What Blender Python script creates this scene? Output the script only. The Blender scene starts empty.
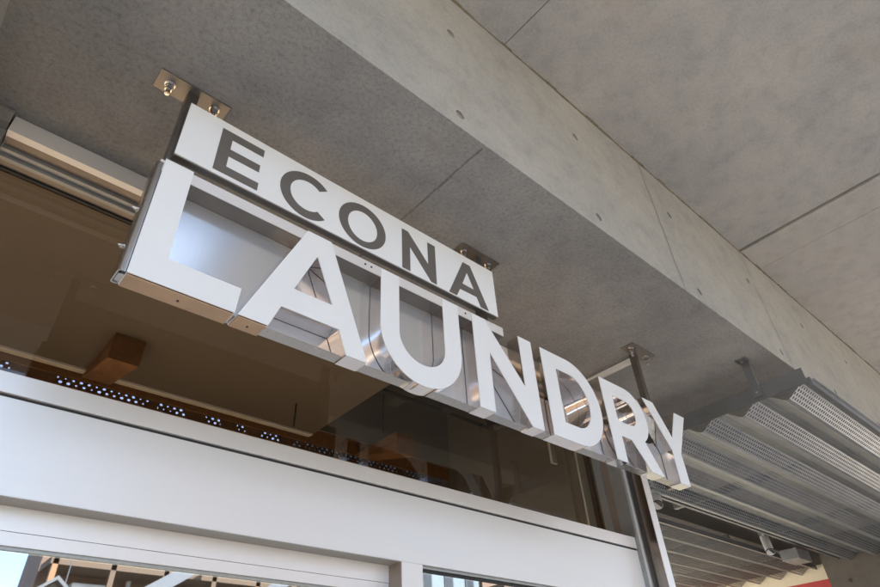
import bpy, bmesh, math, random
from mathutils import Vector, Matrix
random.seed(7)
S = bpy.context.scene
COL = S.collection
EZ = 1.6                       # eye height; all z below are written relative to the eye and lifted by EZ
PI = math.pi

# ---------------------------------------------------------------- materials
def nt(name):
    m = bpy.data.materials.new(name); m.use_nodes = True
    n = m.node_tree; b = n.nodes['Principled BSDF']
    return m, n, b
def add(n, t, **kw):
    x = n.nodes.new(t)
    for k, v in kw.items(): setattr(x, k, v)
    return x
def coords(n, scale=(1, 1, 1), kind='Object'):
    tc = add(n, 'ShaderNodeTexCoord'); mp = add(n, 'ShaderNodeMapping')
    mp.inputs['Scale'].default_value = scale
    n.links.new(tc.outputs[kind], mp.inputs[0]); return mp.outputs[0]
def noise(n, vec, scale, detail=6, rough=.6):
    t = add(n, 'ShaderNodeTexNoise'); t.inputs['Scale'].default_value = scale
    t.inputs['Detail'].default_value = detail; t.inputs['Roughness'].default_value = rough
    n.links.new(vec, t.inputs['Vector']); return t.outputs['Fac']
def ramp(n, fac, stops):
    r = add(n, 'ShaderNodeValToRGB'); e = r.color_ramp.elements
    while len(e) < len(stops): e.new(.5)
    for i, (p, c) in enumerate(stops): e[i].position = p; e[i].color = (*c, 1)
    n.links.new(fac, r.inputs[0]); return r.outputs[0]
def mix(n, fac, a, b, mode='MIX'):
    m = add(n, 'ShaderNodeMix', data_type='RGBA', blend_type=mode)
    if isinstance(fac, (int, float)): m.inputs[0].default_value = fac
    else: n.links.new(fac, m.inputs[0])
    for s, v in ((6, a), (7, b)):
        if isinstance(v, tuple): m.inputs[s].default_value = (*v, 1)
        else: n.links.new(v, m.inputs[s])
    return m.outputs[2]
def bump(n, b, h, strength, dist=.002):
    bp = add(n, 'ShaderNodeBump'); bp.inputs['Strength'].default_value = strength; bp.inputs['Distance'].default_value = dist
    n.links.new(h, bp.inputs['Height']); n.links.new(bp.outputs[0], b.inputs['Normal'])

def concrete(name, c, var=.12, spot=.1, panel=None, warm=(1.02, 1.0, .965)):
    m, n, b = nt(name); v = coords(n)
    big = noise(n, v, 1.3, 5, .55); mid = noise(n, v, 7, 8, .65); fine = noise(n, v, 60, 6, .75); tiny = noise(n, v, 260, 3, .7)
    lo = tuple(x * (1 - var) for x in c); hi = tuple(x * (1 + var) * w for x, w in zip(c, warm))
    base = ramp(n, big, [(.32, lo), (.68, hi)])
    base = mix(n, .55, base, ramp(n, mid, [(.3, (.72, .72, .74)), (.5, (1, 1, 1)), (.75, (1.18, 1.16, 1.12))]), 'MULTIPLY')
    base = mix(n, .8, base, ramp(n, fine, [(.3, (1 - spot * 2.2,) * 3), (.5, (1, 1, 1)), (.75, (1 + spot,) * 3)]), 'MULTIPLY')
    base = mix(n, .7, base, ramp(n, tiny, [(.3, (1 - spot * 1.5,) * 3), (.6, (1 + spot * .8,) * 3)]), 'MULTIPLY')
    # pin holes and rust freckles
    vo = add(n, 'ShaderNodeTexVoronoi'); vo.inputs['Scale'].default_value = 9; n.links.new(v, vo.inputs['Vector'])
    pin = ramp(n, vo.outputs['Distance'], [(.012, (1, 1, 1)), (.022, (0, 0, 0))])
    base = mix(n, pin, base, tuple(x * .3 for x in c))
    r2 = noise(n, v, 2.7, 3, .5)
    stain = ramp(n, r2, [(.62, (0, 0, 0)), (.8, (.35, .35, .35))])
    base = mix(n, stain, base, (c[0] * .95, c[1] * .82, c[2] * .66))
    st = noise(n, coords(n, (1, 1, 1)), .55, 4, .5)
    base = mix(n, .5, base, ramp(n, st, [(.35, (.86, .86, .87)), (.6, (1.06, 1.05, 1.03))]), 'MULTIPLY')
    n.links.new(base, b.inputs['Base Color']); b.inputs['Roughness'].default_value = .88
    bump(n, b, fine, .35, .003)
    return m
def metal(name, c, rough, brush=None, wav=.0, var=.06, metallic=1.0, rvar=.08, coat=0, dirt=.0):
    m, n, b = nt(name)
    v = coords(n, brush or (1, 1, 1))
    f = noise(n, v, 14 if brush else 9, 5, .6)
    colr = ramp(n, f, [(.3, tuple(x * (1 - var) for x in c)), (.7, tuple(min(1, x * (1 + var)) for x in c))])
    if dirt:
        d = noise(n, coords(n), 3.5, 8, .7)
        colr = mix(n, ramp(n, d, [(.5, (0, 0, 0)), (.8, (dirt,) * 3)]), colr, (.12, .1, .08))
    n.links.new(colr, b.inputs['Base Color'])
    mr = add(n, 'ShaderNodeMapRange'); n.links.new(f, mr.inputs[0]); mr.inputs[1].default_value = .25; mr.inputs[2].default_value = .75
    mr.inputs[3].default_value = max(.02, rough - rvar); mr.inputs[4].default_value = rough + rvar
    n.links.new(mr.outputs[0], b.inputs['Roughness'])
    b.inputs['Metallic'].default_value = metallic
    if coat: b.inputs['Coat Weight'].default_value = coat
    if wav:
        w = noise(n, coords(n), 6, 2, .5); bump(n, b, w, wav, .02)
    return m
def plain(name, c, rough=.5, metallic=0, var=.06, scale=20, bumpy=0):
    m, n, b = nt(name); v = coords(n); f = noise(n, v, scale, 5, .6)
    n.links.new(ramp(n, f, [(.3, tuple(x * (1 - var) for x in c)), (.7, tuple(x * (1 + var) for x in c))]), b.inputs['Base Color'])
    b.inputs['Roughness'].default_value = rough; b.inputs['Metallic'].default_value = metallic
    if bumpy: bump(n, b, f, bumpy)
    return m
def wood(name, a, c):
    m, n, b = nt(name); v = coords(n, (14, 1.2, 14)); f = noise(n, v, 2.2, 9, .7)
    n.links.new(ramp(n, f, [(.25, a), (.7, c)]), b.inputs['Base Color']); b.inputs['Roughness'].default_value = .6
    bump(n, b, f, .3); return m
def glass(name, refl, tint, trans):
    m, n, b = nt(name); n.nodes.remove(b)
    out = n.nodes['Material Output']
    g = add(n, 'ShaderNodeBsdfGlossy'); g.inputs['Color'].default_value = (*tint, 1); g.inputs['Roughness'].default_value = .015
    t = add(n, 'ShaderNodeBsdfTransparent'); t.inputs['Color'].default_value = (*trans, 1)
    fr = add(n, 'ShaderNodeFresnel'); fr.inputs['IOR'].default_value = 1.5
    ma = add(n, 'ShaderNodeMath', operation='MAXIMUM'); ma.inputs[1].default_value = refl; n.links.new(fr.outputs[0], ma.inputs[0])
    ge = add(n, 'ShaderNodeNewGeometry'); m2 = add(n, 'ShaderNodeMath', operation='SUBTRACT', use_clamp=True); n.links.new(ma.outputs[0], m2.inputs[0]); n.links.new(ge.outputs['Backfacing'], m2.inputs[1])
    w = noise(n, coords(n), 1.6, 2, .5); bp = add(n, 'ShaderNodeBump'); bp.inputs['Strength'].default_value = .012; bp.inputs['Distance'].default_value = .01
    n.links.new(w, bp.inputs['Height']); n.links.new(bp.outputs[0], g.inputs['Normal'])
    mx = add(n, 'ShaderNodeMixShader'); n.links.new(m2.outputs[0], mx.inputs[0]); n.links.new(t.outputs[0], mx.inputs[1]); n.links.new(g.outputs[0], mx.inputs[2])
    n.links.new(mx.outputs[0], out.inputs[0]); return m
def perforated(name, c, pu, pv, ru, rv, metallic=.8, rough=.4, gate=None, vary=False):
    """sheet with rows of holes; UV is in metres, v < 0 means a face with no holes"""
    m, n, b = nt(name); out = n.nodes['Material Output']
    uv = add(n, 'ShaderNodeUVMap'); sp = add(n, 'ShaderNodeSeparateXYZ'); n.links.new(uv.outputs[0], sp.inputs[0])
    def M(op, a, bb=None, cc=None):
        x = add(n, 'ShaderNodeMath', operation=op)
        for i, q in enumerate((a, bb, cc)):
            if q is None: continue
            if isinstance(q, (int, float)): x.inputs[i].default_value = q
            else: n.links.new(q, x.inputs[i])
        return x.outputs[0]
    row = M('FLOOR', M('DIVIDE', sp.outputs[1], pv))
    off = M('MULTIPLY', M('MODULO', row, 2.0), .5)
    fu = M('SUBTRACT', M('FRACT', M('ADD', M('DIVIDE', sp.outputs[0], pu), off)), .5)
    fv = M('SUBTRACT', M('FRACT', M('DIVIDE', sp.outputs[1], pv)), .5)
    d = M('ADD', M('POWER', M('MULTIPLY', fu, pu / ru), 2.0), M('POWER', M('MULTIPLY', fv, pv / rv), 2.0))
    if vary:      # hole size varies at random, for irregular dots of light
        wn = add(n, 'ShaderNodeTexWhiteNoise', noise_dimensions='2D'); cb = add(n, 'ShaderNodeCombineXYZ')
        n.links.new(M('FLOOR', M('ADD', M('DIVIDE', sp.outputs[0], pu), off)), cb.inputs[0]); n.links.new(row, cb.inputs[1]); n.links.new(cb.outputs[0], wn.inputs['Vector'])
        hole = M('LESS_THAN', d, M('ADD', M('MULTIPLY', wn.outputs[0], 1.0), .2))
    else: hole = M('LESS_THAN', d, 1.0)
    hole = M('MULTIPLY', hole, M('GREATER_THAN', sp.outputs[1], 0.0))
    if gate: hole = M('MULTIPLY', hole, gate(n, M, sp))
    f = noise(n, coords(n), 5, 7, .7)
    n.links.new(ramp(n, f, [(.3, tuple(x * .82 for x in c)), (.7, tuple(x * 1.12 for x in c))]), b.inputs['Base Color'])
    b.inputs['Metallic'].default_value = metallic; b.inputs['Roughness'].default_value = rough
    tr = add(n, 'ShaderNodeBsdfTransparent'); mx = add(n, 'ShaderNodeMixShader')
    n.links.new(hole, mx.inputs[0]); n.links.new(b.outputs[0], mx.inputs[1]); n.links.new(tr.outputs[0], mx.inputs[2]); n.links.new(mx.outputs[0], out.inputs[0])
    return m

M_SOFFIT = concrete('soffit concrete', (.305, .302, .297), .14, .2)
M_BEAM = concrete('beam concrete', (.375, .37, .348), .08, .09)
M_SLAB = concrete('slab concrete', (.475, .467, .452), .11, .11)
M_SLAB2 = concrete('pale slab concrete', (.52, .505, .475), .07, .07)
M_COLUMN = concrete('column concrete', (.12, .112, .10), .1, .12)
M_GROOVE = plain('dark joint', (.06, .055, .05), .9)
M_MOSS = plain('joint stain', (.25, .22, .15), .9, var=.4, scale=30)
def poly():
    m, n, b = nt('ribbed clear roofing'); out = n.nodes['Material Output']; n.nodes.remove(b)
    t = add(n, 'ShaderNodeBsdfTransparent'); t.inputs[0].default_value = (.14, .18, .24, 1); tl = add(n, 'ShaderNodeBsdfTranslucent'); tl.inputs[0].default_value = (.19, .24, .31, 1)
    g = add(n, 'ShaderNodeTexWave'); g.inputs['Scale'].default_value = 7.2; g.inputs['Distortion'].default_value = .4; n.links.new(coords(n), g.inputs['Vector']); g = g.outputs['Fac']; mx = add(n, 'ShaderNodeMixShader'); mr = add(n, 'ShaderNodeMapRange'); n.links.new(g, mr.inputs[0]); mr.inputs[3].default_value = .25; mr.inputs[4].default_value = .95
    n.links.new(mr.outputs[0], mx.inputs[0]); n.links.new(t.outputs[0], mx.inputs[1]); n.links.new(tl.outputs[0], mx.inputs[2]); n.links.new(mx.outputs[0], out.inputs[0]); return m
M_POLY = poly()
M_PLUG = concrete('plug mortar', (.27, .26, .24), .06, .06)
M_WHITE = plain('white acrylic', (.84, .85, .855), .28, var=.012, scale=4)
M_CUT = plain('grey lettering', (.17, .155, .14), .45, .3, var=.05)
M_MIRROR = metal('polished steel', (.80, .74, .70), .06, wav=.06, rvar=.015)
M_PANEL = metal('brushed back panel', (.83, .84, .86), .20, brush=(9, 1, .4), rvar=.02, var=.012, metallic=.80)
M_STEEL = metal('satin steel', (.52, .49, .46), .26, brush=(3, 3, .4), var=.03, rvar=.03)
M_PLATE = metal('dull plate steel', (.25, .225, .20), .34, var=.08, metallic=.8)
M_TAUPE = plain('taupe glare cover', (.36, .33, .30), .6, var=.02)
M_DARKSTEEL = metal('dark satin steel', (.30, .275, .25), .32, brush=(4, 4, .5), var=.04, rvar=.03)
M_TAN = plain('tan base strip', (.48, .31, .19), .35, var=.12, scale=8)
M_GALV = metal('galvanised steel', (.24, .25, .26), .42, dirt=.35, metallic=.75)
M_ALU = plain('pale anodised aluminium', (.80, .78, .765), .34, .25, var=.02, scale=3)
M_ALUPANEL = metal('white header panel', (.79, .785, .775), .36, brush=(1, 1, 60), metallic=.25, var=.015, rvar=.04)
M_ALUGREY = plain('grey aluminium', (.33, .34, .34), .38, .5)
M_ALUBR = plain('bronze aluminium', (.26, .215, .175), .4, .3, var=.08)
M_BLACK = plain('black gasket', (.02, .02, .02), .6)
M_FIN = metal('fin steel', (.30, .255, .22), .24, brush=(30, 30, .3), var=.05, rvar=.03)
M_WOOD = wood('orange brown timber', (.10, .045, .016), (.29, .14, .055))
M_SPOT = plain('light grey spot', (.55, .56, .57), .4, .2)
M_GLASS = glass('tinted transom glass', .07, (.95, .90, .82), (.62, .58, .52))
M_DGLASS = glass('door glass', .50, (.86, .93, 1), (.5, .53, .52))
M_BROWNROOM = plain('brown plaster', (.15, .10, .065), .8, var=.12, scale=3)
M_CREAM0 = plain('cream trim', (.55, .47, .36), .6)
M_ROOMWHITE = plain('pale blind', (.50, .53, .54), .7)

# ---------------------------------------------------------------- geometry helpers (z relative to the eye)
class MB:
    def __init__(s): s.bm = bmesh.new(); s.uv = None
    def box(s, x0, x1, y0, y1, z0, z1, bevel=0):
        r = bmesh.ops.create_cube(s.bm, size=1)
        for v in r['verts']:
            v.co = Vector(((x0 + x1) / 2 + v.co.x * (x1 - x0), (y0 + y1) / 2 + v.co.y * (y1 - y0), (z0 + z1) / 2 + v.co.z * (z1 - z0)))
        if bevel:
            es = list({e for v in r['verts'] for e in v.link_edges})
            bmesh.ops.bevel(s.bm, geom=es, offset=bevel, segments=2, affect='EDGES', profile=.5)
        return s
    def cyl(s, a, b, r, r2=None, seg=24, cap=True):
        a, b = Vector(a), Vector(b); d = b - a; r2 = r if r2 is None else r2
        g = bmesh.ops.create_cone(s.bm, cap_ends=cap, segments=seg, radius1=r, radius2=r2, depth=d.length)
        q = Vector((0, 0, 1)).rotation_difference(d).to_matrix().to_4x4()
        bmesh.ops.transform(s.bm, matrix=Matrix.Translation((a + b) / 2) @ q, verts=g['verts']); return s
    def sphere(s, c, r, sc=(1, 1, 1)):
        g = bmesh.ops.create_uvsphere(s.bm, u_segments=16, v_segments=8, radius=r)
        for v in g['verts']: v.co = Vector((v.co.x * sc[0], v.co.y * sc[1], v.co.z * sc[2])) + Vector(c)
        return s
    def quad(s, *p):
        f = s.bm.faces.new([s.bm.verts.new(q) for q in p]); return f
    def fill(s, loops, y, flip=False):
        """planar region in x-z at y, first loop is the outline, others holes"""
        es = []
        for L in loops:
            vs = [s.bm.verts.new((x, y, z)) for x, z in L]
            es += [s.bm.edges.new((vs[i], vs[(i + 1) % len(vs)])) for i in range(len(vs))]
        r = bmesh.ops.triangle_fill(s.bm, use_beauty=True, use_dissolve=False, edges=es, normal=(0, -1, 0))
        return s
    def walls(s, L, y0, y1):
        a = [s.bm.verts.new((x, y0, z)) for x, z in L]; b = [s.bm.verts.new((x, y1, z)) for x, z in L]
        for i in range(len(L)):
            j = (i + 1) % len(L); s.bm.faces.new((a[i], a[j], b[j], b[i]))
        return s
    def prism_x(s, prof, x0, x1):
        """closed y-z profile extruded along x"""
        a = [s.bm.verts.new((x0, y, z)) for y, z in prof]; b = [s.bm.verts.new((x1, y, z)) for y, z in prof]
        for i in range(len(prof)):
            j = (i + 1) % len(prof); s.bm.faces.new((a[i], a[j], b[j], b[i]))
        s.bm.faces.new(a); s.bm.faces.new(b[::-1]); return s
    def build(s, name, mat, parent=None, smooth=None, keep_uv=False):
        bm = s.bm
        bmesh.ops.remove_doubles(bm, verts=bm.verts, dist=1e-5)
        bmesh.ops.recalc_face_normals(bm, faces=bm.faces)
        o0 = WL.get(parent.name, Vector()) if parent else Vector()
        if parent is None:
            xs = [v.co for v in bm.verts]
            lo = Vector((min(c.x for c in xs), min(c.y for c in xs), min(c.z for c in xs))); hi = Vector((max(c.x for c in xs), max(c.y for c in xs), 0))
            o0 = Vector(((lo.x + hi.x) / 2, (lo.y + hi.y) / 2, lo.z + EZ))
        for v in bm.verts: v.co = v.co + Vector((0, 0, EZ)) - o0
        me = bpy.data.meshes.new(name); bm.to_mesh(me); bm.free()
        if mat: me.materials.append(mat)
        o = bpy.data.objects.new(name, me); COL.objects.link(o)
        if parent: o.parent = parent; WL[o.name] = o0
        else: o.location = o0; WL[o.name] = o0
        if smooth:
            for p in me.polygons: p.use_smooth = True
            me.set_sharp_from_angle(angle=math.radians(smooth))
        return o
WL = {}
def tag(o, label=None, cat=None, group=None, kind=None):
    if label: o['label'] = label
    if cat: o['category'] = cat
    if group: o['group'] = group
    if kind: o['kind'] = kind
    return o
def thing(name, loc, label, cat, group=None):
    o = bpy.data.objects.new(name, None); COL.objects.link(o); o.empty_display_size = .1
    p = Vector((loc[0], loc[1], loc[2] + EZ)); o.location = p; WL[o.name] = p
    return tag(o, label, cat, group)
def box(name, mat, parent, *a, bevel=0): return MB().box(*a, bevel=bevel).build(name, mat, parent)
def arc(cx, cz, rx, rz, a0, a1, n):
    return [(cx + rx * math.cos(math.radians(a0 + (a1 - a0) * i / n)), cz + rz * math.sin(math.radians(a0 + (a1 - a0) * i / n))) for i in range(n + 1)]

# ================================================================ THE SIGN
sign = thing('shop_sign', (1.8, 1.55, 1.10), 'long hanging steel shop sign with white letters reading ECONA LAUNDRY under the concrete soffit', 'shop sign')
YF, YB = 1.500, 1.573          # letter face plane and back plane
LET = {
 'L': ([[(.235, 1.10), (.235, 1.580), (.328, 1.580), (.328, 1.197), (.562, 1.197), (.556, 1.10)]]),
 'A': ([[(.566, 1.10), (.769, 1.573), (.873, 1.573), (1.055, 1.10), (.968, 1.10), (.931, 1.192), (.704, 1.192), (.669, 1.10)],
        [(.742, 1.283), (.820, 1.472), (.898, 1.283)]]),
 'U': ([[(1.112, 1.567)] + arc(1.323, 1.305, .211, .210, 180, 360, 36) + [(1.534, 1.567), (1.443, 1.567)] + arc(1.323, 1.300, .120, .114, 360, 180, 28) + [(1.203, 1.567)]]),
 'N': ([[(1.622, 1.10), (1.622, 1.565), (1.704, 1.565), (1.931, 1.290), (1.931, 1.566), (2.021, 1.566), (2.021, 1.10), (1.944, 1.10), (1.714, 1.395), (1.711, 1.10)]]),
 'D': ([[(2.090, 1.102), (2.090, 1.565), (2.27, 1.565)] + arc(2.29, 1.3335, .230, .2315, 88, -88, 34) + [(2.27, 1.102)],
        [(2.192, 1.190), (2.192, 1.479), (2.28, 1.479)] + arc(2.29, 1.3345, .134, .1445, 88, -88, 26) + [(2.28, 1.190)]]),
 'R': ([[(2.574, 1.10), (2.574, 1.564)] + arc(2.80, 1.404, .169, .160, 90, -58, 26) + [(2.999, 1.10), (2.884, 1.10), (2.757, 1.245), (2.666, 1.245), (2.664, 1.10)],
        [(2.667, 1.333), (2.667, 1.480)] + arc(2.785, 1.4065, .072, .0735, 90, -90, 20)]),
 'Y': ([[(2.993, 1.568), (3.103, 1.568), (3.222, 1.380), (3.343, 1.570), (3.458, 1.570), (3.274, 1.293), (3.270, 1.10), (3.170, 1.10), (3.177, 1.293)]]),
}
for k, loops in LET.items():
    w = MB()
    for L in loops: w.walls(L, YF + .004, YB)
    if k in 'NDRY': w.fill([loops[0]], YB + .001)
    lt = w.build('letter', M_MIRROR, sign, smooth=35)
    tag(lt, 'white letter %s with polished steel sides' % k)
    f = MB().fill(loops, YF).fill(loops, YF + .0035)
    for L in loops: f.walls(L, YF, YF + .0035)
    f.build('letter_face', M_WHITE, lt)
    if k in 'LA':      # tan-coloured undersides with a screw
        for (x0, x1) in ([(.238, .553)] if k == 'L' else [(.570, .666)]):
            t = box('base_strip', M_TAN, lt, x0, x1, YF + .006, YB - .002, 1.0955, 1.0985)
            sc = MB(); sc.cyl(((x0 + x1) / 2, 1.54, 1.0935), ((x0 + x1) / 2, 1.54, 1.096), .004, seg=12).build('screw', M_BLACK, lt)
# small screws under the right foot of A, N
# backing panel, rail, flange
bp = MB().box(.220, 1.835, 1.576, 1.580, 1.110, 1.600).box(1.835, 3.205, 1.576, 1.580, 1.110, 1.33)
back = bp.build('backing_panel', M_PANEL, sign)
MB().box(.220, 1.835, 1.5805, 1.583, 1.110, 1.600).box(1.8355, 3.205, 1.5805, 1.583, 1.110, 1.33).build('back_cover', M_DARKSTEEL, sign)
fl = MB().box(.220, 3.205, 1.527, 1.5755, 1.106, 1.109).build('bottom_flange', M_STEEL, sign)
rl = MB().box(.222, 1.832, 1.505, 1.5755, 1.527, 1.574, bevel=.001)
rail = rl.build('top_rail', M_ALU, sign)
box('rail_dark_strip', M_PLATE, rail, .223, 1.831, 1.507, 1.575, 1.5245, 1.5268)  # dark tone under the rail is put into the colour of this strip
for x in (1.035, 1.065, 1.585): MB().cyl((x, 1.5025, 1.551), (x, 1.5055, 1.551), .0042, seg=12).build('screw', M_BLACK, rail)
for px in (.258, 1.747, 3.238):
    zb = 1.60 if px < 3 else 1.108
    if px < 1:
        box('post', M_DARKSTEEL, sign, px - .021, px + .019, 1.531, 1.5745, 1.575, 1.9955, bevel=.002)
    elif px < 3:
        box('post', M_DARKSTEEL, sign, px - .02, px + .02, 1.533, 1.5745, 1.575, 1.9955, bevel=.002)
    else:
        box('post', M_DARKSTEEL, sign, px - .02, px + .02, 1.5815, 1.6215, 1.108, 1.9955, bevel=.002)
    yo = .0 if px < 3 else .012
    pl = box('mounting_plate', M_PLATE, sign, px - .133, px + .131, 1.504 + yo, 1.594 + yo, 1.9945, 1.9995, bevel=.0008)
    for bx in (-.085, .085):
        b = MB(); c = (px + bx, 1.549 + yo)
        b.cyl((*c, 1.995), (*c, 1.991), .019, seg=20).cyl((*c, 1.991), (*c, 1.988), .015, seg=20)
        b.cyl((*c, 1.988), (*c, 1.973), .0155, seg=6).cyl((*c, 1.972), (*c, 1.960), .0135, seg=6)
        zt = 1.960
        while zt > 1.938: b.cyl((*c, zt), (*c, zt - .002), .0085, seg=14).cyl((*c, zt - .002), (*c, zt - .0035), .0068, seg=14); zt -= .0035
        b.cyl((*c, 1.938), (*c, 1.934), .0082, .005, seg=14)
        b.build('anchor_bolt', M_MIRROR, pl, smooth=40)
# left end channel (C profile, open to the back) with two bolts
ch = MB()
prof = [(.2325, 1.503), (.222, 1.503), (.216, 1.506), (.213, 1.512), (.213, 1.568), (.216, 1.5755), (.2325, 1.5755), (.2325, 1.572), (.219, 1.571), (.217, 1.566), (.217, 1.513), (.220, 1.507), (.2325, 1.507)]
a = [ch.bm.verts.new((x, y, 1.102)) for x, y in prof]; b = [ch.bm.verts.new((x, y, 1.56)) for x, y in prof]
for i in range(len(prof)):
    j = (i + 1) % len(prof); ch.bm.faces.new((a[i], a[j], b[j], b[i]))
ch.bm.faces.new(a); ch.bm.faces.new(b[::-1])
end = ch.build('end_channel', M_STEEL, sign, smooth=50)
for z in (1.371, 1.217):
    b = MB(); b.cyl((.2135, 1.55, z), (.210, 1.55, z), .009, seg=16).cyl((.210, 1.55, z), (.203, 1.55, z), .0075, seg=6).cyl((.203, 1.55, z), (.197, 1.55, z), .004, seg=12)
    b.build('bolt', M_STEEL, end)
box('brace_bar', M_ALU, sign, 3.222, 3.254, 1.6225, 2.06, 1.948, 1.978, bevel=.002)

# upper name board
nb = MB().box(.250, 1.806, 1.5045, 1.533, 1.621, 1.903, bevel=.0015).build('name_board', M_DARKSTEEL, sign)
nf = MB().box(.252, 1.804, 1.500, 1.504, 1.623, 1.901, bevel=.001).build('board_face', M_WHITE, nb)
E0 = {
 'E': [[(.380, 1.640), (.380, 1.862), (.548, 1.862), (.548, 1.824), (.423, 1.824), (.423, 1.772), (.542, 1.772), (.542, 1.734), (.423, 1.734), (.423, 1.679), (.548, 1.679), (.548, 1.640)]],
 'C': [arc(.748, 1.747, .118, .117, 44, 316, 40) + arc(.748, 1.747, .075, .077, 312, 48, 34)],
 'O': [arc(1.013, 1.746, .118, .115, 0, 360, 48)[:-1], arc(1.013, 1.742, .074, .080, 0, 360, 40)[:-1]],
 'N': [[(1.221, 1.630), (1.221, 1.855), (1.256, 1.855), (1.370, 1.722), (1.370, 1.855), (1.415, 1.855), (1.415, 1.630), (1.383, 1.630), (1.265, 1.770), (1.265, 1.630)]],
 'A': [[(1.489, 1.627), (1.593, 1.854), (1.640, 1.854), (1.741, 1.629), (1.688, 1.629), (1.666, 1.678), (1.560, 1.676), (1.536, 1.628)], [(1.578, 1.716), (1.653, 1.714), (1.615, 1.800)]],
}
for k, loops in E0.items():
    f = MB().fill(loops, 1.4985)
    for L in loops: f.walls(L, 1.4985, 1.5)
    tag(f.build('letter', M_CUT, nb), 'dark grey letter %s on the white board' % k)

# ================================================================ CONCRETE STRUCTURE
can = thing('concrete_canopy', (5, 1, -EZ), 'grey cast concrete soffit, beam and slabs overhead, carried on a column at the right', 'concrete canopy')
X0, X1 = -9, 16
# low soffit (behind the beam face), in two pours with a fine groove between
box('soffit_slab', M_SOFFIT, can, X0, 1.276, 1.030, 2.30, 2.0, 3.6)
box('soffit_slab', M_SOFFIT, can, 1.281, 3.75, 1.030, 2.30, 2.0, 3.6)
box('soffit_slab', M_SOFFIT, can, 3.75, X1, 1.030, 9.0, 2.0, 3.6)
box('joint', M_GROOVE, can, 1.2765, 1.2805, 1.031, 2.29, 2.004, 2.1)
# beam face with tie holes
outer = [(X0, 2.0), (X0, 3.6), (X1, 3.6), (X1, 2.0)]
holes = []; pk = MB()
def circ(cx, cz, r, n=20): return [(cx + r * math.cos(2 * PI * i / n), cz + r * math.sin(2 * PI * i / n)) for i in range(n)]
HX = [x for x in (-.86, .14, 1.142, 2.10, 3.095, 4.215, 5.2, 6.2, 7.2, 8.2, 9.2)]
for hx in HX:
    for hz in (2.73, 2.091): holes.append((hx, hz))
f = MB(); f.fill([outer] + [circ(x, z, .024) for x, z in holes], 1.010)
for x, z in holes:
    f.walls(circ(x, z, .024), 1.010, 1.019)
f.build('beam_face', M_BEAM, can)
for x, z in holes:
    MB().cyl((x, 1.027, z), (x, 1.0185, z), .0245, seg=20).build('tie_hole_plug', M_PLUG, can)
box('beam_soffit_edge', M_SOFFIT, can, X0, X1, 1.0102, 1.0295, 1.9992, 2.0008)
# hairline cracks and pour joints on the beam face, as thin grooves filled with darker mortar
def strip(pts, w, y):
    s = MB()
    for (x0, z0), (x1, z1) in zip(pts, pts[1:]):
        d = Vector((x1 - x0, 0, z1 - z0)).normalized(); nrm = Vector((-d.z, 0, d.x)) * w / 2
        a = Vector((x0, y, z0)); b = Vector((x1, y, z1)); s.quad(a + nrm, b + nrm, b - nrm, a - nrm)
    return s
M_LINE2 = plain('soffit joint mortar', (.19, .18, .165), .9, var=.3, scale=60)
M_LINE = plain('joint mortar', (.17, .16, .145), .9)
zz = [(2.885 + .004 * math.sin(i * 2.1), 2.0 + i * .11) for i in range(11)]
strip(zz, .0065, 1.0088).build('pour_joint', M_LINE, can)
zz = [(4.33 + .004 * math.sin(i * 1.7), 2.0 + i * .11) for i in range(11)]
strip(zz, .006, 1.0088).build('pour_joint', M_LINE, can)
# high slabs towards the street
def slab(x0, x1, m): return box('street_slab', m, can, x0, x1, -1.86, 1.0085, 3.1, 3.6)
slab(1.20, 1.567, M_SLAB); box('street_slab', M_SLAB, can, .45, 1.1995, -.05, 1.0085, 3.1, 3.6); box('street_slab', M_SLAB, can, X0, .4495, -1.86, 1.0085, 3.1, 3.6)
cs = MB(); N_ = 120
XO = .455
for i in range(N_):
    xa = XO + (1.195 - XO) * i / N_; xb = XO + (1.195 - XO) * (i + 1) / N_
    za = 3.2 + .012 * math.sin(xa * 2 * PI / .066); zb = 3.2 + .012 * math.sin(xb * 2 * PI / .066)
    cs.quad((xa, -1.9, za), (xb, -1.9, zb), (xb, -.052, zb), (xa, -.052, za))
cso = cs.build('translucent_roof_sheet', M_POLY, can)
for o_ in cso.data.polygons: o_.use_smooth = True
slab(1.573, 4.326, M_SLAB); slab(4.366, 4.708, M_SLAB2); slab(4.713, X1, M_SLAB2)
box('joint', M_GROOVE, can, 4.3265, 4.3655, -1.8, 1.006, 3.16, 3.3); box('joint', M_LINE, can, 1.566, 1.574, -1.8, 1.006, 3.104, 3.2); box('joint', M_LINE, can, 4.707, 4.714, -1.8, 1.006, 3.104, 3.2)
sj = MB(); ys = 1.03
while ys < 2.2:
    w = random.uniform(.02, .09); a1 = random.uniform(.0, .006); a2 = random.uniform(.0, .006)
    sj.box(1.2762 - a1, 1.2808 + a2, ys, ys + w, 1.9993, 2.0001); ys += w
sj.build('seam_stain', M_LINE2, can)
# dirty seam where the beam meets the slab
sm = MB(); xs = X0
while xs < 9:
    w = random.uniform(.05, .16); t = random.uniform(.004, .013)
    sm.box(xs, xs + w, 1.009 - t, 1.0098, 3.1 - random.uniform(.002, .009), 3.0998); xs += w
sm.build('seam_stain', M_MOSS, can)
box('cross_beam', M_BEAM, can, -1.3, -.340, 1.3, 2.04, 1.45, 1.9995)
box('column', M_COLUMN, can, 9.3, 10.4, 1.3, 2.86, -EZ, 1.998)
MB().cyl((9.293, 2.62, 1.45), (9.301, 2.62, 1.45), .022).build('tie_hole_plug', M_GROOVE, can)
box('street_column', M_BEAM, can, -6.2, -5.2, .2, 1.005, -EZ, 3.098)
box('street_column', M_BEAM, can, 13.2, 14.2, .2, 1.005, -EZ, 3.098)

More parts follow.
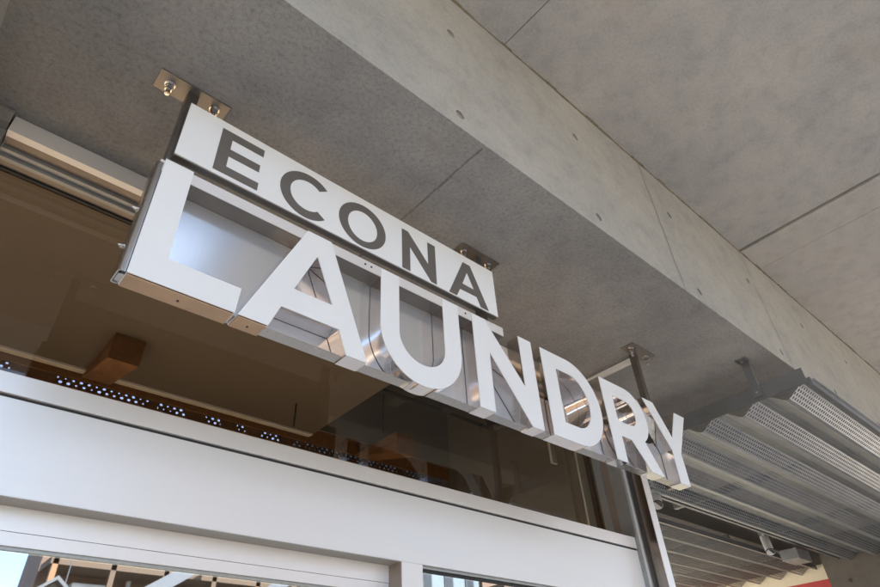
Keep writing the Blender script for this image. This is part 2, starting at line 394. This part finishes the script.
# ================================================================ SHOPFRONT
sf = thing('shopfront', (1.0, 2.1, -EZ), 'pale aluminium shopfront with white header panel, dark tinted transom window and sliding door', 'shopfront')
XL, XR = -3.0, 3.517
MB().prism_x([(2.050, 1.997), (2.050, 1.917), (2.085, 1.917), (2.085, 1.93), (2.27, 1.93), (2.27, 1.997)], -.215, XR).build('head_frame', M_ALU, sf)
box('head_inner_strip', M_ALUBR, sf, -.212, XR, 2.0855, 2.1395, 1.922, 1.9295)
MB().box(-.213, XR, 2.140, 2.170, 1.905, 1.9295).box(-.213, XR, 2.1705, 2.190, 1.890, 1.9295).build('head_bead', M_ALUGREY, sf)
box('head_inner_strip', M_ALUBR, sf, -.212, XR, 2.1905, 2.230, 1.897, 1.9295)
box('head_gasket', M_BLACK, sf, -.212, XR, 2.2305, 2.244, 1.888, 1.9295)
MB().prism_x([(2.03, 1.9995), (2.03, 1.985), (2.05, 1.95), (2.09, 1.93), (2.2, 1.93), (2.2, 1.9995)], -.45, -.222).build('head_mortar', M_PLUG, sf)
MB().box(-3, -.235, 2.07, 2.26, 1.80, 1.925).box(-.234, -.218, 2.06, 2.2, 1.86, 1.92).build('head_frame', M_ALUGREY, sf)
tw = box('transom_window', M_GLASS, sf, XL, XR + .02, 2.250, 2.256, .985, 1.9299)
box('jamb', M_ALUBR, sf, 3.520, 3.54, 2.152, 2.27, .9, 1.93)
box('jamb', M_ALUGREY, sf, 3.505, 3.5195, 2.20, 2.2495, .999, 1.9)
box('sill_rail', M_ALU, sf, XL, XR, 2.066, 2.27, .932, .998, bevel=.001)
box('shadow_gap', M_BLACK, sf, XL, XR + .06, 2.078, 2.14, .919, .932)
box('header_panel', M_ALUPANEL, sf, XL, XR + .002, 2.0705, 2.148, .636, .921, bevel=.0012)
box('header_glare_cover', M_TAUPE, sf, XL, 1.655, 2.0715, 2.148, .6335, .6358)  # matt strip added to mute the bright reflection under the header
box('mullion', M_ALUGREY, sf, 3.5185, 3.542, 2.055, 2.15, -EZ, 1.997)
box('mullion', M_ALU, sf, 3.543, 3.560, 2.048, 2.15, -EZ, 1.997)
box('mullion', M_ALUGREY, sf, 3.561, 3.598, 2.060, 2.15, -EZ, 1.997)
fin = box('corner_fin', M_FIN, sf, 3.600, 3.673, 1.966, 2.15, -EZ, 1.997)
box('fin_edge', M_ALU, fin, 3.6005, 3.6725, 1.962, 1.9655, -EZ, 1.996)
# recessed sliding door
dr = box('door_head', M_ALU, sf, XL, 1.655, 2.149, 2.20, .566, .634)
box('door_head_gap', M_BLACK, sf, XL, 1.655, 2.152, 2.19, .6, .606)
MB().box(XL, 1.655, 2.1505, 2.20, .5275, .5645).build('door_top_rail', M_ALU, sf)
box('door_gasket', M_ALUGREY, sf, XL, 1.655, 2.158, 2.19, .519, .527)
door = box('sliding_door', M_ALU, sf, 1.545, 1.600, 2.152, 2.19, -1.58, .5185)
box('door_glass', M_DGLASS, door, -3.0, 1.544, 2.168, 2.174, -1.58, .519)
box('door_jamb', M_BLACK, sf, 1.602, 1.612, 2.16, 2.2, -1.58, .5185)
box('door_jamb', M_ALUBR, sf, 1.6555, 1.6615, 2.0715, 2.2, -EZ, .635)
box('window_post', M_ALU, sf, 1.662, 1.775, 2.071, 2.2, -EZ, .6355)
sw = box('side_window', M_DGLASS, sf, 1.776, XR, 2.100, 2.106, -1.1, .622)
MB().box(1.776, XR, 2.082, 2.12, .624, .6355).build('window_frame', M_ALUGREY, sw)
MB().box(1.776, XR, 2.092, 2.12, .614, .6235).build('window_frame', M_BLACK, sw)
box('lower_wall', M_ALUPANEL, sf, 1.776, XR, 2.08, 2.2, -EZ, -1.1)
# room behind the glass
M_CEIL = plain('brown ceiling board', (.125, .099, .073), .6, var=.05, scale=2)
M_DARKC = plain('room ceiling', (.13, .12, .105), .8, var=.1, scale=3)
M_FLOOR = plain('pale floor', (.42, .38, .33), .5, var=.05)
MB().box(XL, 3.60, 3.78, 3.86, .55, 1.79).box(XL, 3.60, 3.78, 3.86, -EZ, -1.3).box(XL, XL + .1, 3.78, 3.86, -1.3, .55).box(3.5, 3.6, 3.78, 3.86, -1.3, .55).build('back_wall', M_BROWNROOM, sf)  # low opening in the unseen rear wall added to let daylight in
box('back_wall', M_DARKC, sf, XL, 3.60, 3.78, 3.86, 2.02, 2.7)
box('side_wall', M_DARKC, sf, 3.60, 3.66, 2.301, 3.86, -EZ, 2.7)
box('side_wall', M_BROWNROOM, sf, XL - .06, XL, 2.301, 3.86, -EZ, 2.7)
box('dropped_ceiling', M_CEIL, sf, XL, 2.13, 2.301, 3.70, 1.93, 1.96)
box('ceiling_trim', M_ALU, sf, XL, 2.13, 3.701, 3.712, 1.918, 1.96)
box('ceiling_trim', M_CREAM0, sf, XL, 2.13, 3.7125, 3.76, 1.925, 1.96)
box('room_ceiling', M_DARKC, sf, XL, 3.60, 2.301, 3.86, 2.702, 2.8)
box('front_wall', M_DARKC, sf, XL, 3.60, 2.301, 2.31, 1.961, 2.7)
box('room_floor', M_FLOOR, sf, XL, 3.60, 2.27, 3.86, -EZ - .02, -EZ + .02)
box('blind', M_ROOMWHITE, sf, 3.455, 3.535, 2.33, 2.345, .93, 1.92)
box('curtain', M_WOOD, sf, 3.54, 3.59, 2.33, 2.36, .93, 1.92)
box('hanging_sign', M_ROOMWHITE, sf, 3.40, 3.455, 2.50, 2.52, 1.60, 1.765)
MB().cyl((2.2, 3.0, 2.35), (3.59, 3.0, 2.35), .05, seg=20).build('ceiling_pipe', M_ALUGREY, sf, smooth=40)
MB().cyl((2.2, 3.25, 2.20), (3.59, 3.25, 2.20), .018, seg=14).build('conduit', M_BLACK, sf)
box('ceiling_beam', M_DARKC, sf, 2.85, 2.97, 2.32, 3.77, 2.42, 2.701)
box('track_rail', M_ALUGREY, sf, 2.25, 3.5, 2.72, 2.76, 2.02, 2.06)
for x in (2.6, 3.05): box('track_lamp', M_BLACK, sf, x, x + .07, 2.70, 2.78, 1.88, 2.018)
for x in (1.78, 2.52): MB().cyl((x, 3.35, 1.76 if x < 2 else 1.90), (x, 3.35, 1.93 if x < 2 else 2.70), .006, seg=10).build('hanging_rod', M_BLACK, sf)

# ================================================================ PERFORATED FRIEZE AND TIMBERS IN THE ROOM (frieze added for the mirrored light dots)
def gate(n, M, sp):
    tot = None
    for c, w in ((.14, .05), (.70, .27), (1.12, .09), (1.40, .06), (1.62, .04), (1.84, .07), (2.06, .035), (2.40, .27), (2.86, .15), (3.25, .2)):
        t = M('LESS_THAN', M('ABSOLUTE', M('SUBTRACT', sp.outputs[0], c + 3.0)), w)
        tot = t if tot is None else M('MAXIMUM', tot, t)
    return tot
M_FASCIA = perforated('perforated brown frieze', (.12, .065, .03), .044, .0265, .0095, .0075, .0, .6, gate, True)
M_FASCIA2 = perforated('fine perforated fascia', (.10, .08, .06), .03, .0175, .006, .005, .0, .6)
def uvquad(mb, p, uvs):
    f = mb.quad(*p); L = mb.bm.loops.layers.uv.verify()
    for lp, uv in zip(f.loops, uvs): lp[L].uv = uv
fa = thing('dot_frieze', (0, 3.8, 1.8), 'brown perforated frieze added behind the transom, its daylight dots standing in for a reflection', 'added frieze')
fy = 3.80
M_DOTTINT = glass('blue dot tint', .04, (1, 1, 1), (.40, .50, .68))
box('dot_tint_sheet', M_DOTTINT, fa, XL, 3.6, 3.88, 3.886, 1.80, 2.20)  # unseen sheet added to dim and blue the light through the holes
m = MB(); uvquad(m, [(XL, fy, 1.846), (3.2, fy, 1.846), (3.2, fy, 1.899), (XL, fy, 1.899)], [(0, .0001), (6.2, .0001), (6.2, .0541), (0, .0541)]); m.build('hole_band', M_FASCIA, fa)
MB().box(XL, 3.6, fy - .004, fy + .004, 1.8995, 2.019).box(XL, 3.6, fy - .004, fy + .004, 1.7905, 1.8455).build('frieze_board', M_WOOD, fa)
m = MB(); uvquad(m, [(3.201, fy, 1.846), (3.6, fy, 1.846), (3.6, fy, 1.899), (3.201, fy, 1.899)], [(0, .0001), (.4, .0001), (.4, .0541), (0, .0541)]); m.build('fine_hole_band', M_FASCIA2, fa)
for i, (x, y, z) in enumerate(((.55, 3.19, 1.765), (2.565, 3.24, 1.735))):
    t = MB().prism_x([(y, z + .16), (y, z), (3.772, z + .145), (3.772, z + .16)], x, x + .165).build('timber_joist', M_WOOD)
    tag(t, ['orange brown timber joist end behind the transom, below the left post of the sign', 'orange brown timber joist end behind the transom, hung on a rod under the dark ceiling'][i], 'joist', 'timber joists behind the transom')

# ================================================================ CORRUGATED PERFORATED SCREENS
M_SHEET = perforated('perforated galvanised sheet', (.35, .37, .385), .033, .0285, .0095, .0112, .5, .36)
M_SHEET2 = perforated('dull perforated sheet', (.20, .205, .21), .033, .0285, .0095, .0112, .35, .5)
def sheet(parent, x0, x1, ys, n, z=1.731, mat=None):
    m = MB(); bm = m.bm; uvl = bm.loops.layers.uv.verify()
    prof = []
    for k in range(n):
        p = ys + .297 * k
        prof += [(p - .075, z - .004, 0), (p, z, 1), (p + .105, z - .072, 0), (p + .130, z - .072, 2)]
    prof.append((ys + .297 * n - .075, z - .004, 0))
    for (y0, z0, k0), (y1, z1, _) in zip(prof, prof[1:]):
        Ls = math.hypot(y1 - y0, z1 - z0)
        f = m.quad((x0, y0, z0), (x1, y0, z0), (x1, y1, z1), (x0, y1, z1))
        nrow = int((Ls - .006) // .0285); v0 = -(Ls - nrow * .0285) / 2
        if k0 == 0 and Ls < .05: v0, v1 = -1, -.9
        else: v1 = v0 + Ls
        # margins without holes: v above the last row is clipped by splitting
        us = (-.03, x1 - x0 - .03)
        for lp, uv in zip(f.loops, ((us[0], v0), (us[1], v0), (us[1], v1), (us[0], v1))): lp[uvl].uv = uv
    return m.build('corrugated_sheet', mat or M_SHEET, parent)
s1 = thing('corrugated_screen', (6.5, 1.9, 1.65), 'large perforated corrugated steel screen hung flat under the soffit beside the letter Y', 'metal screen', 'corrugated screens')
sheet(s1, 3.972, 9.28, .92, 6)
box('edge_angle', M_GALV, s1, 3.960, 3.966, .885, 2.83, 1.712, 1.818)
box('edge_angle', M_GALV, s1, 3.9665, 4.02, .885, 2.83, 1.7335, 1.738)
box('rear_channel', M_GALV, s1, 3.97, 9.28, 2.628, 2.655, 1.70, 1.77)
box('front_flange', M_GALV, s1, 3.968, 9.28, .862, .8835, 1.69, 1.745)
for k in range(6):
    MB().cyl((3.99, .885 + .297 * k, 1.727), (3.99, .885 + .297 * k, 1.718), .009, seg=6).build('bolt', M_DARKSTEEL, s1)
for yy in (1.185, 2.35):
    hb = MB().box(3.945, 3.9595, yy - .026, yy + .026, 1.735, 1.995, bevel=.001).box(3.88, 3.9595, yy - .035, yy + .035, 1.9955, 1.9995).build('hanger_bracket', M_GALV, s1)
    MB().cyl((3.945, yy, 1.765), (3.934, yy, 1.765), .011, seg=6).cyl((3.934, yy, 1.765), (3.925, yy, 1.765), .006, seg=12).build('bolt', M_STEEL, hb)
    MB().cyl((3.91, yy, 1.995), (3.91, yy, 1.98), .011, seg=6).build('bolt', M_STEEL, hb)
for xx in (5.6, 7.4): box('purlin', M_GALV, s1, xx, xx + .05, .9, 2.80, 1.736, 1.80)
s2 = thing('corrugated_screen', (6.5, 3.7, 1.65), 'second perforated corrugated steel screen beyond the dark gap with the spotlights', 'metal screen', 'corrugated screens')
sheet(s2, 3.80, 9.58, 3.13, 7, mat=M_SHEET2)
box('front_flange', M_GALV, s2, 3.80, 9.58, 3.03, 3.052, 1.69, 1.74)
for xx in (5.4, 7.2, 8.6): box('purlin', M_GALV, s2, xx, xx + .05, 3.06, 5.2, 1.736, 1.80)
ct = box('gap_dark_box', M_BLACK, None, 3.9, 9.29, 2.72, 3.16, 1.86, 1.95)  # black box added so that the gap between the screens looks dark
tag(ct, 'black box added above the gap between the two corrugated screens to keep it dark', 'added dark box')
# spotlights in the gap
def spot(x, y, z, label, tilt=(.10, .05)):
    t = thing('spotlight', (x, y, z), label, 'spotlight', 'spotlights in the screen gap')
    MB().cyl((x, y, z + .01), (x + tilt[0], y + tilt[1], z + .19), .045, seg=28).build('lamp_housing', M_SPOT, t, smooth=40)
    MB().cyl((x - .002, y - .001, z + .008), (x + .004, y + .002, z + .02), .048, .048, seg=28, cap=False).cyl((x, y, z + .012), (x + .001, y, z + .014), .040, seg=28).build('lamp_lens', M_BLACK, t)
    MB().cyl((x + tilt[0] * .6, y + tilt[1] * .6, z + .12), (x + tilt[0] * .6, y + tilt[1] * .6, 1.998), .012, seg=12).build('stem', M_SPOT, t)
spot(4.85, 2.56, 1.56, 'small grey cylindrical spotlight in the gap right beside the shopfront corner fin')
spot(7.30, 2.70, 1.53, 'grey cylindrical spotlight in the gap near the concrete column')
jb = MB().box(7.98, 8.35, 2.66, 2.86, 1.56, 1.68, bevel=.006).build('junction_box', M_GALV)
tag(jb, 'grey steel box hung in the screen gap beside the concrete column', 'junction box')
# shop wall beyond with cream and red bands
nw = thing('neighbour_wall', (9.9, 5, -EZ), 'cream wall with a red band beyond the second screen', 'wall')
M_CREAM = plain('cream paint', (.74, .68, .52), .6, var=.04); M_RED = plain('red paint', (.50, .06, .06), .5, var=.05)
box('upper_wall', M_COLUMN, nw, 9.62, 9.8, 2.87, 9, 1.75, 1.998)
box('cream_band', M_CREAM, nw, 9.62, 9.8, 2.9, 9, 1.565, 1.749)
box('red_band', M_RED, nw, 9.618, 9.8, 2.9, 9, 1.30, 1.564)
box('lower_wall', M_CREAM, nw, 9.62, 9.8, 2.9, 9, -EZ, 1.299)

# ================================================================ STREET
def struct(name, m, *a): return tag(box(name, m, None, *a), kind='structure')
M_ASPH = plain('asphalt', (.055, .055, .055), .9, var=.25, scale=40, bumpy=.3)
def tiles():
    m, n, b = nt('paving'); v = coords(n, (1, 1, 1)); br = add(n, 'ShaderNodeTexBrick')
    n.links.new(v, br.inputs[0]); br.inputs['Scale'].default_value = 1
    br.inputs['Brick Width'].default_value = .3; br.inputs['Row Height'].default_value = .3; br.offset = 0
    br.inputs['Mortar Size'].default_value = .006
    br.inputs['Color1'].default_value = (.50, .43, .35, 1); br.inputs['Color2'].default_value = (.44, .38, .31, 1); br.inputs['Mortar'].default_value = (.12, .11, .1, 1)
    n.links.new(br.outputs[0], b.inputs['Base Color']); b.inputs['Roughness'].default_value = .8; return m
M_PAVE = tiles()
M_PAINT = plain('road paint', (.75, .75, .72), .6, var=.06)
M_KERB = concrete('kerb', (.40, .39, .37), .08, .06)
M_EARTH = plain('far ground', (.12, .12, .10), .9, var=.3, scale=.5)
struct('ground', M_EARTH, -200, 200, -200, 200, -EZ - .5, -EZ - .16)
struct('pavement', M_PAVE, -40, 40, -3.6, 12, -EZ - .155, -EZ)
struct('kerb', M_KERB, -40, 40, -3.76, -3.602, -EZ - .155, -EZ + .003)
struct('road', M_ASPH, -60, 60, -9.8, -3.765, -EZ - .155, -EZ - .13)
struct('road_marking', M_PAINT, -60, 60, -4.25, -4.10, -EZ - .129, -EZ - .126)
struct('road_marking', M_PAINT, -60, 60, -9.4, -9.25, -EZ - .129, -EZ - .126)
struct('far_pavement', M_PAVE, -60, 60, -12.4, -9.85, -EZ - .155, -EZ + .001)

# buildings across the street (seen only in the mirrors and glass)
M_BRICK = plain('brown tile wall', (.12, .07, .045), .7, var=.25, scale=3); M_TAN2 = plain('tan render', (.09, .06, .038), .8)
M_CR = plain('cream render', (.22, .19, .15), .8); M_PALE = plain('pale blue siding', (.13, .165, .185), .6, var=.08, scale=12)
M_DWIN = plain('dark window', (.03, .035, .04), .15); M_ROOFM2 = plain('pale stair screen', (.09, .10, .115), .5, var=.15)
M_ROOFM = plain('grey roof', (.10, .105, .11), .5, .4)
M_DARKB = plain('umber wall', (.16, .10, .07), .8, var=.2)
def building(name, label, x0, x1, y0, y1, h, mw, cols, rows, balcony=False, mfr=M_TAN2, ww=.30):
    t = thing(name, ((x0 + x1) / 2, y1, -EZ), label, 'building')
    box('wall', mw, t, x0, x1, y0, y1, -EZ - .1, h - EZ)
    box('roof', M_ROOFM, t, x0 - .15, x1 + .15, y0 - .15, y1 + .25, h - EZ + .002, h - EZ + .22)
    st = (x1 - x0) / cols; fh = h / rows
    for r in range(rows):
        for c in range(cols):
            wx = x0 + st * (c + .5); z0 = -EZ + fh * r + .9
            w = box('window', mfr, t, wx - st * ww, wx + st * ww, y1 - .02, y1 + .05, z0, z0 + fh * .5)
            box('pane', M_DWIN, w, wx - st * ww + .04, wx + st * ww - .04, y1 + .051, y1 + .06, z0 + .06, z0 + fh * .5 - .06)
        if balcony and r:
            b = MB().box(x0, x1, y1 + .1, y1 + 1.1, -EZ + fh * r - .12, -EZ + fh * r + .05)
            b.box(x0, x1, y1 + 1.04, y1 + 1.1, -EZ + fh * r + .05, -EZ + fh * r + .25).box(x0, x1, y1 + 1.04, y1 + 1.1, -EZ + fh * r + .95, -EZ + fh * r + 1.05)
            k = x0 + .05
            while k < x1: b.box(k, k + .05, y1 + 1.05, y1 + 1.09, -EZ + fh * r + .25, -EZ + fh * r + .95); k += .35
            b.build('balcony', M_TAN2, t)
    return t
building('apartment_building', 'brown tiled apartment block with tan balconies across the street', 3.15, 12.4, -15.6, -13.6, 11.2, M_BRICK, 6, 4, True)
building('pale_building', 'pale blue sided building with dark windows across the street', 13.3, 17.4, -20, -12.9, 7.6, M_PALE, 4, 2, ww=.2, mfr=M_ROOFM)
building('dark_building', 'umber brown building across the street, right of the pale blue one', 17.7, 30, -22, -13, 9.5, M_DARKB, 6, 3, True)
building('corner_building', 'tan rendered building across the street, left of the open sky gap', -26, -9, -22, -13, 8, M_TAN2, 7, 3)
h = thing('cream_house', (3.2, -11.5, -EZ), 'low cream house with a gabled grey roof in front of the brown apartment block', 'house')
gw = MB(); gp = [(2.25, -1.7), (2.25, 2.55), (3.1, 3.22), (3.95, 2.55), (3.95, -1.7)]
gw.fill([gp], -11.2).fill([gp], -13.2).walls(gp, -11.2, -13.2); gw.build('wall', M_CR, h)
MB().box(3.955, 8.4, -13.2, -11.4, -EZ - .1, 1.9).build('annex_wall', M_CR, h)
for sx in (-1, 1):
    rp = [(3.1, 3.24), (3.1 + sx * 1.0, 2.45), (3.1 + sx * 1.0, 2.53), (3.1, 3.32)]
    g = MB(); g.fill([rp], -11.0).fill([rp], -13.4).walls(rp, -11.0, -13.4); g.build('roof', M_ROOFM, h)
MB().prism_x([(-13.4, 1.91), (-11.2, 1.91), (-11.2, 2.0), (-13.4, 2.5)], 4.12, 8.5).build('roof', M_ROOFM, h)
for x, z in ((2.4, 1.5), (3.1, 1.5), (5.4, .8), (6.9, .8)):
    w = box('window', M_TAN2, h, x, x + .7, -11.21, -11.17, z, z + .9); box('pane', M_DWIN, w, x + .05, x + .65, -11.169, -11.16, z + .05, z + .85)
MB().cyl((3.5, -12.1, 2.9), (3.5, -12.1, 4.1), .012).build('antenna', M_ROOFM, h)

gst = bpy.data.objects['apartment_building']
for k in range(8):
    xx = 3.2 + k * 1.28
    box('post', M_TAN2 if k % 2 else M_WOOD, gst, xx, xx + .12, -12.62, -12.50, -EZ, 9.4)
for k, (xx, zz) in enumerate(((3.9, 3.15), (6.3, 3.0), (8.8, 3.2))):
    box('air_conditioner', M_SPOT, gst, xx, xx + .8, -13.58, -13.3, zz, zz + .55, bevel=.02)
MB().cyl((5.25, -13.5, -1.6), (5.25, -13.5, 9), .06).build('drainpipe', M_SPOT, gst)
for (xa, za, xb, zb) in ((4.9, 2.9, 6.9, 4.25), (7.3, 2.6, 9.6, 4.3)):
    sp_ = [(xa, za), (xb, zb), (xb, zb + .38), (xa, za + .38)]
    q = MB(); q.fill([sp_], -11.9).fill([sp_], -12.0).walls(sp_, -11.9, -12.0); q.build('stair_screen', M_ROOFM2, gst)

# ================================================================ LIGHT, SKY, CAMERA
AZ, EL = 18, 48        # sun azimuth from +Y towards +X, elevation
w = bpy.data.worlds.new('World'); S.world = w; w.use_nodes = True
n = w.node_tree; bg = n.nodes['Background']
sky = n.nodes.new('ShaderNodeTexSky'); sky.sky_type = 'NISHITA'; sky.sun_disc = False
sky.sun_elevation = math.radians(EL); sky.sun_rotation = math.radians(AZ); sky.air_density = 1; sky.dust_density = 2.2; sky.ozone_density = .8
n.links.new(sky.outputs[0], bg.inputs[0]); bg.inputs[1].default_value = .115
sl = bpy.data.lights.new('sun', 'SUN'); sl.energy = 5.0; sl.angle = math.radians(.5); sl.color = (1, .95, .87)
so = bpy.data.objects.new('sun', sl); COL.objects.link(so)
d = Vector((math.sin(math.radians(AZ)) * math.cos(math.radians(EL)), math.cos(math.radians(AZ)) * math.cos(math.radians(EL)), math.sin(math.radians(EL))))
so.rotation_euler = (-d).to_track_quat('-Z', 'Y').to_euler(); so.location = (0, 20, 20)

yaw, pit, rol, F = 0.7620658744, 0.6536984496, -0.0613884376, 596.568
sa, ca, sb, cb, sc_, cc = math.sin(yaw), math.cos(yaw), math.sin(pit), math.cos(pit), math.sin(rol), math.cos(rol)
fw = Vector((sa * cb, ca * cb, sb)); r = Vector((ca, -sa, 0)); u = r.cross(fw)
r2 = cc * r + sc_ * u; u2 = -sc_ * r + cc * u
cam = bpy.data.cameras.new('camera'); co = bpy.data.objects.new('camera', cam); COL.objects.link(co)
mt = Matrix((( r2.x, u2.x, -fw.x, 0), (r2.y, u2.y, -fw.y, 0), (r2.z, u2.z, -fw.z, 0), (0, 0, 0, 1)))
co.matrix_world = Matrix.Translation((0, 0, EZ)) @ mt
cam.sensor_width = 36; cam.lens = F / 880 * 36; cam.clip_start = .05; cam.clip_end = 1000
S.camera = co
S.view_settings.view_transform = 'Standard'; S.view_settings.look = 'None'; S.view_settings.exposure = 2.76; S.view_settings.gamma = 1
S.render.engine = 'CYCLES'; S.cycles.max_bounces = 10; S.cycles.diffuse_bounces = 6; S.cycles.glossy_bounces = 6; S.cycles.transparent_max_bounces = 16
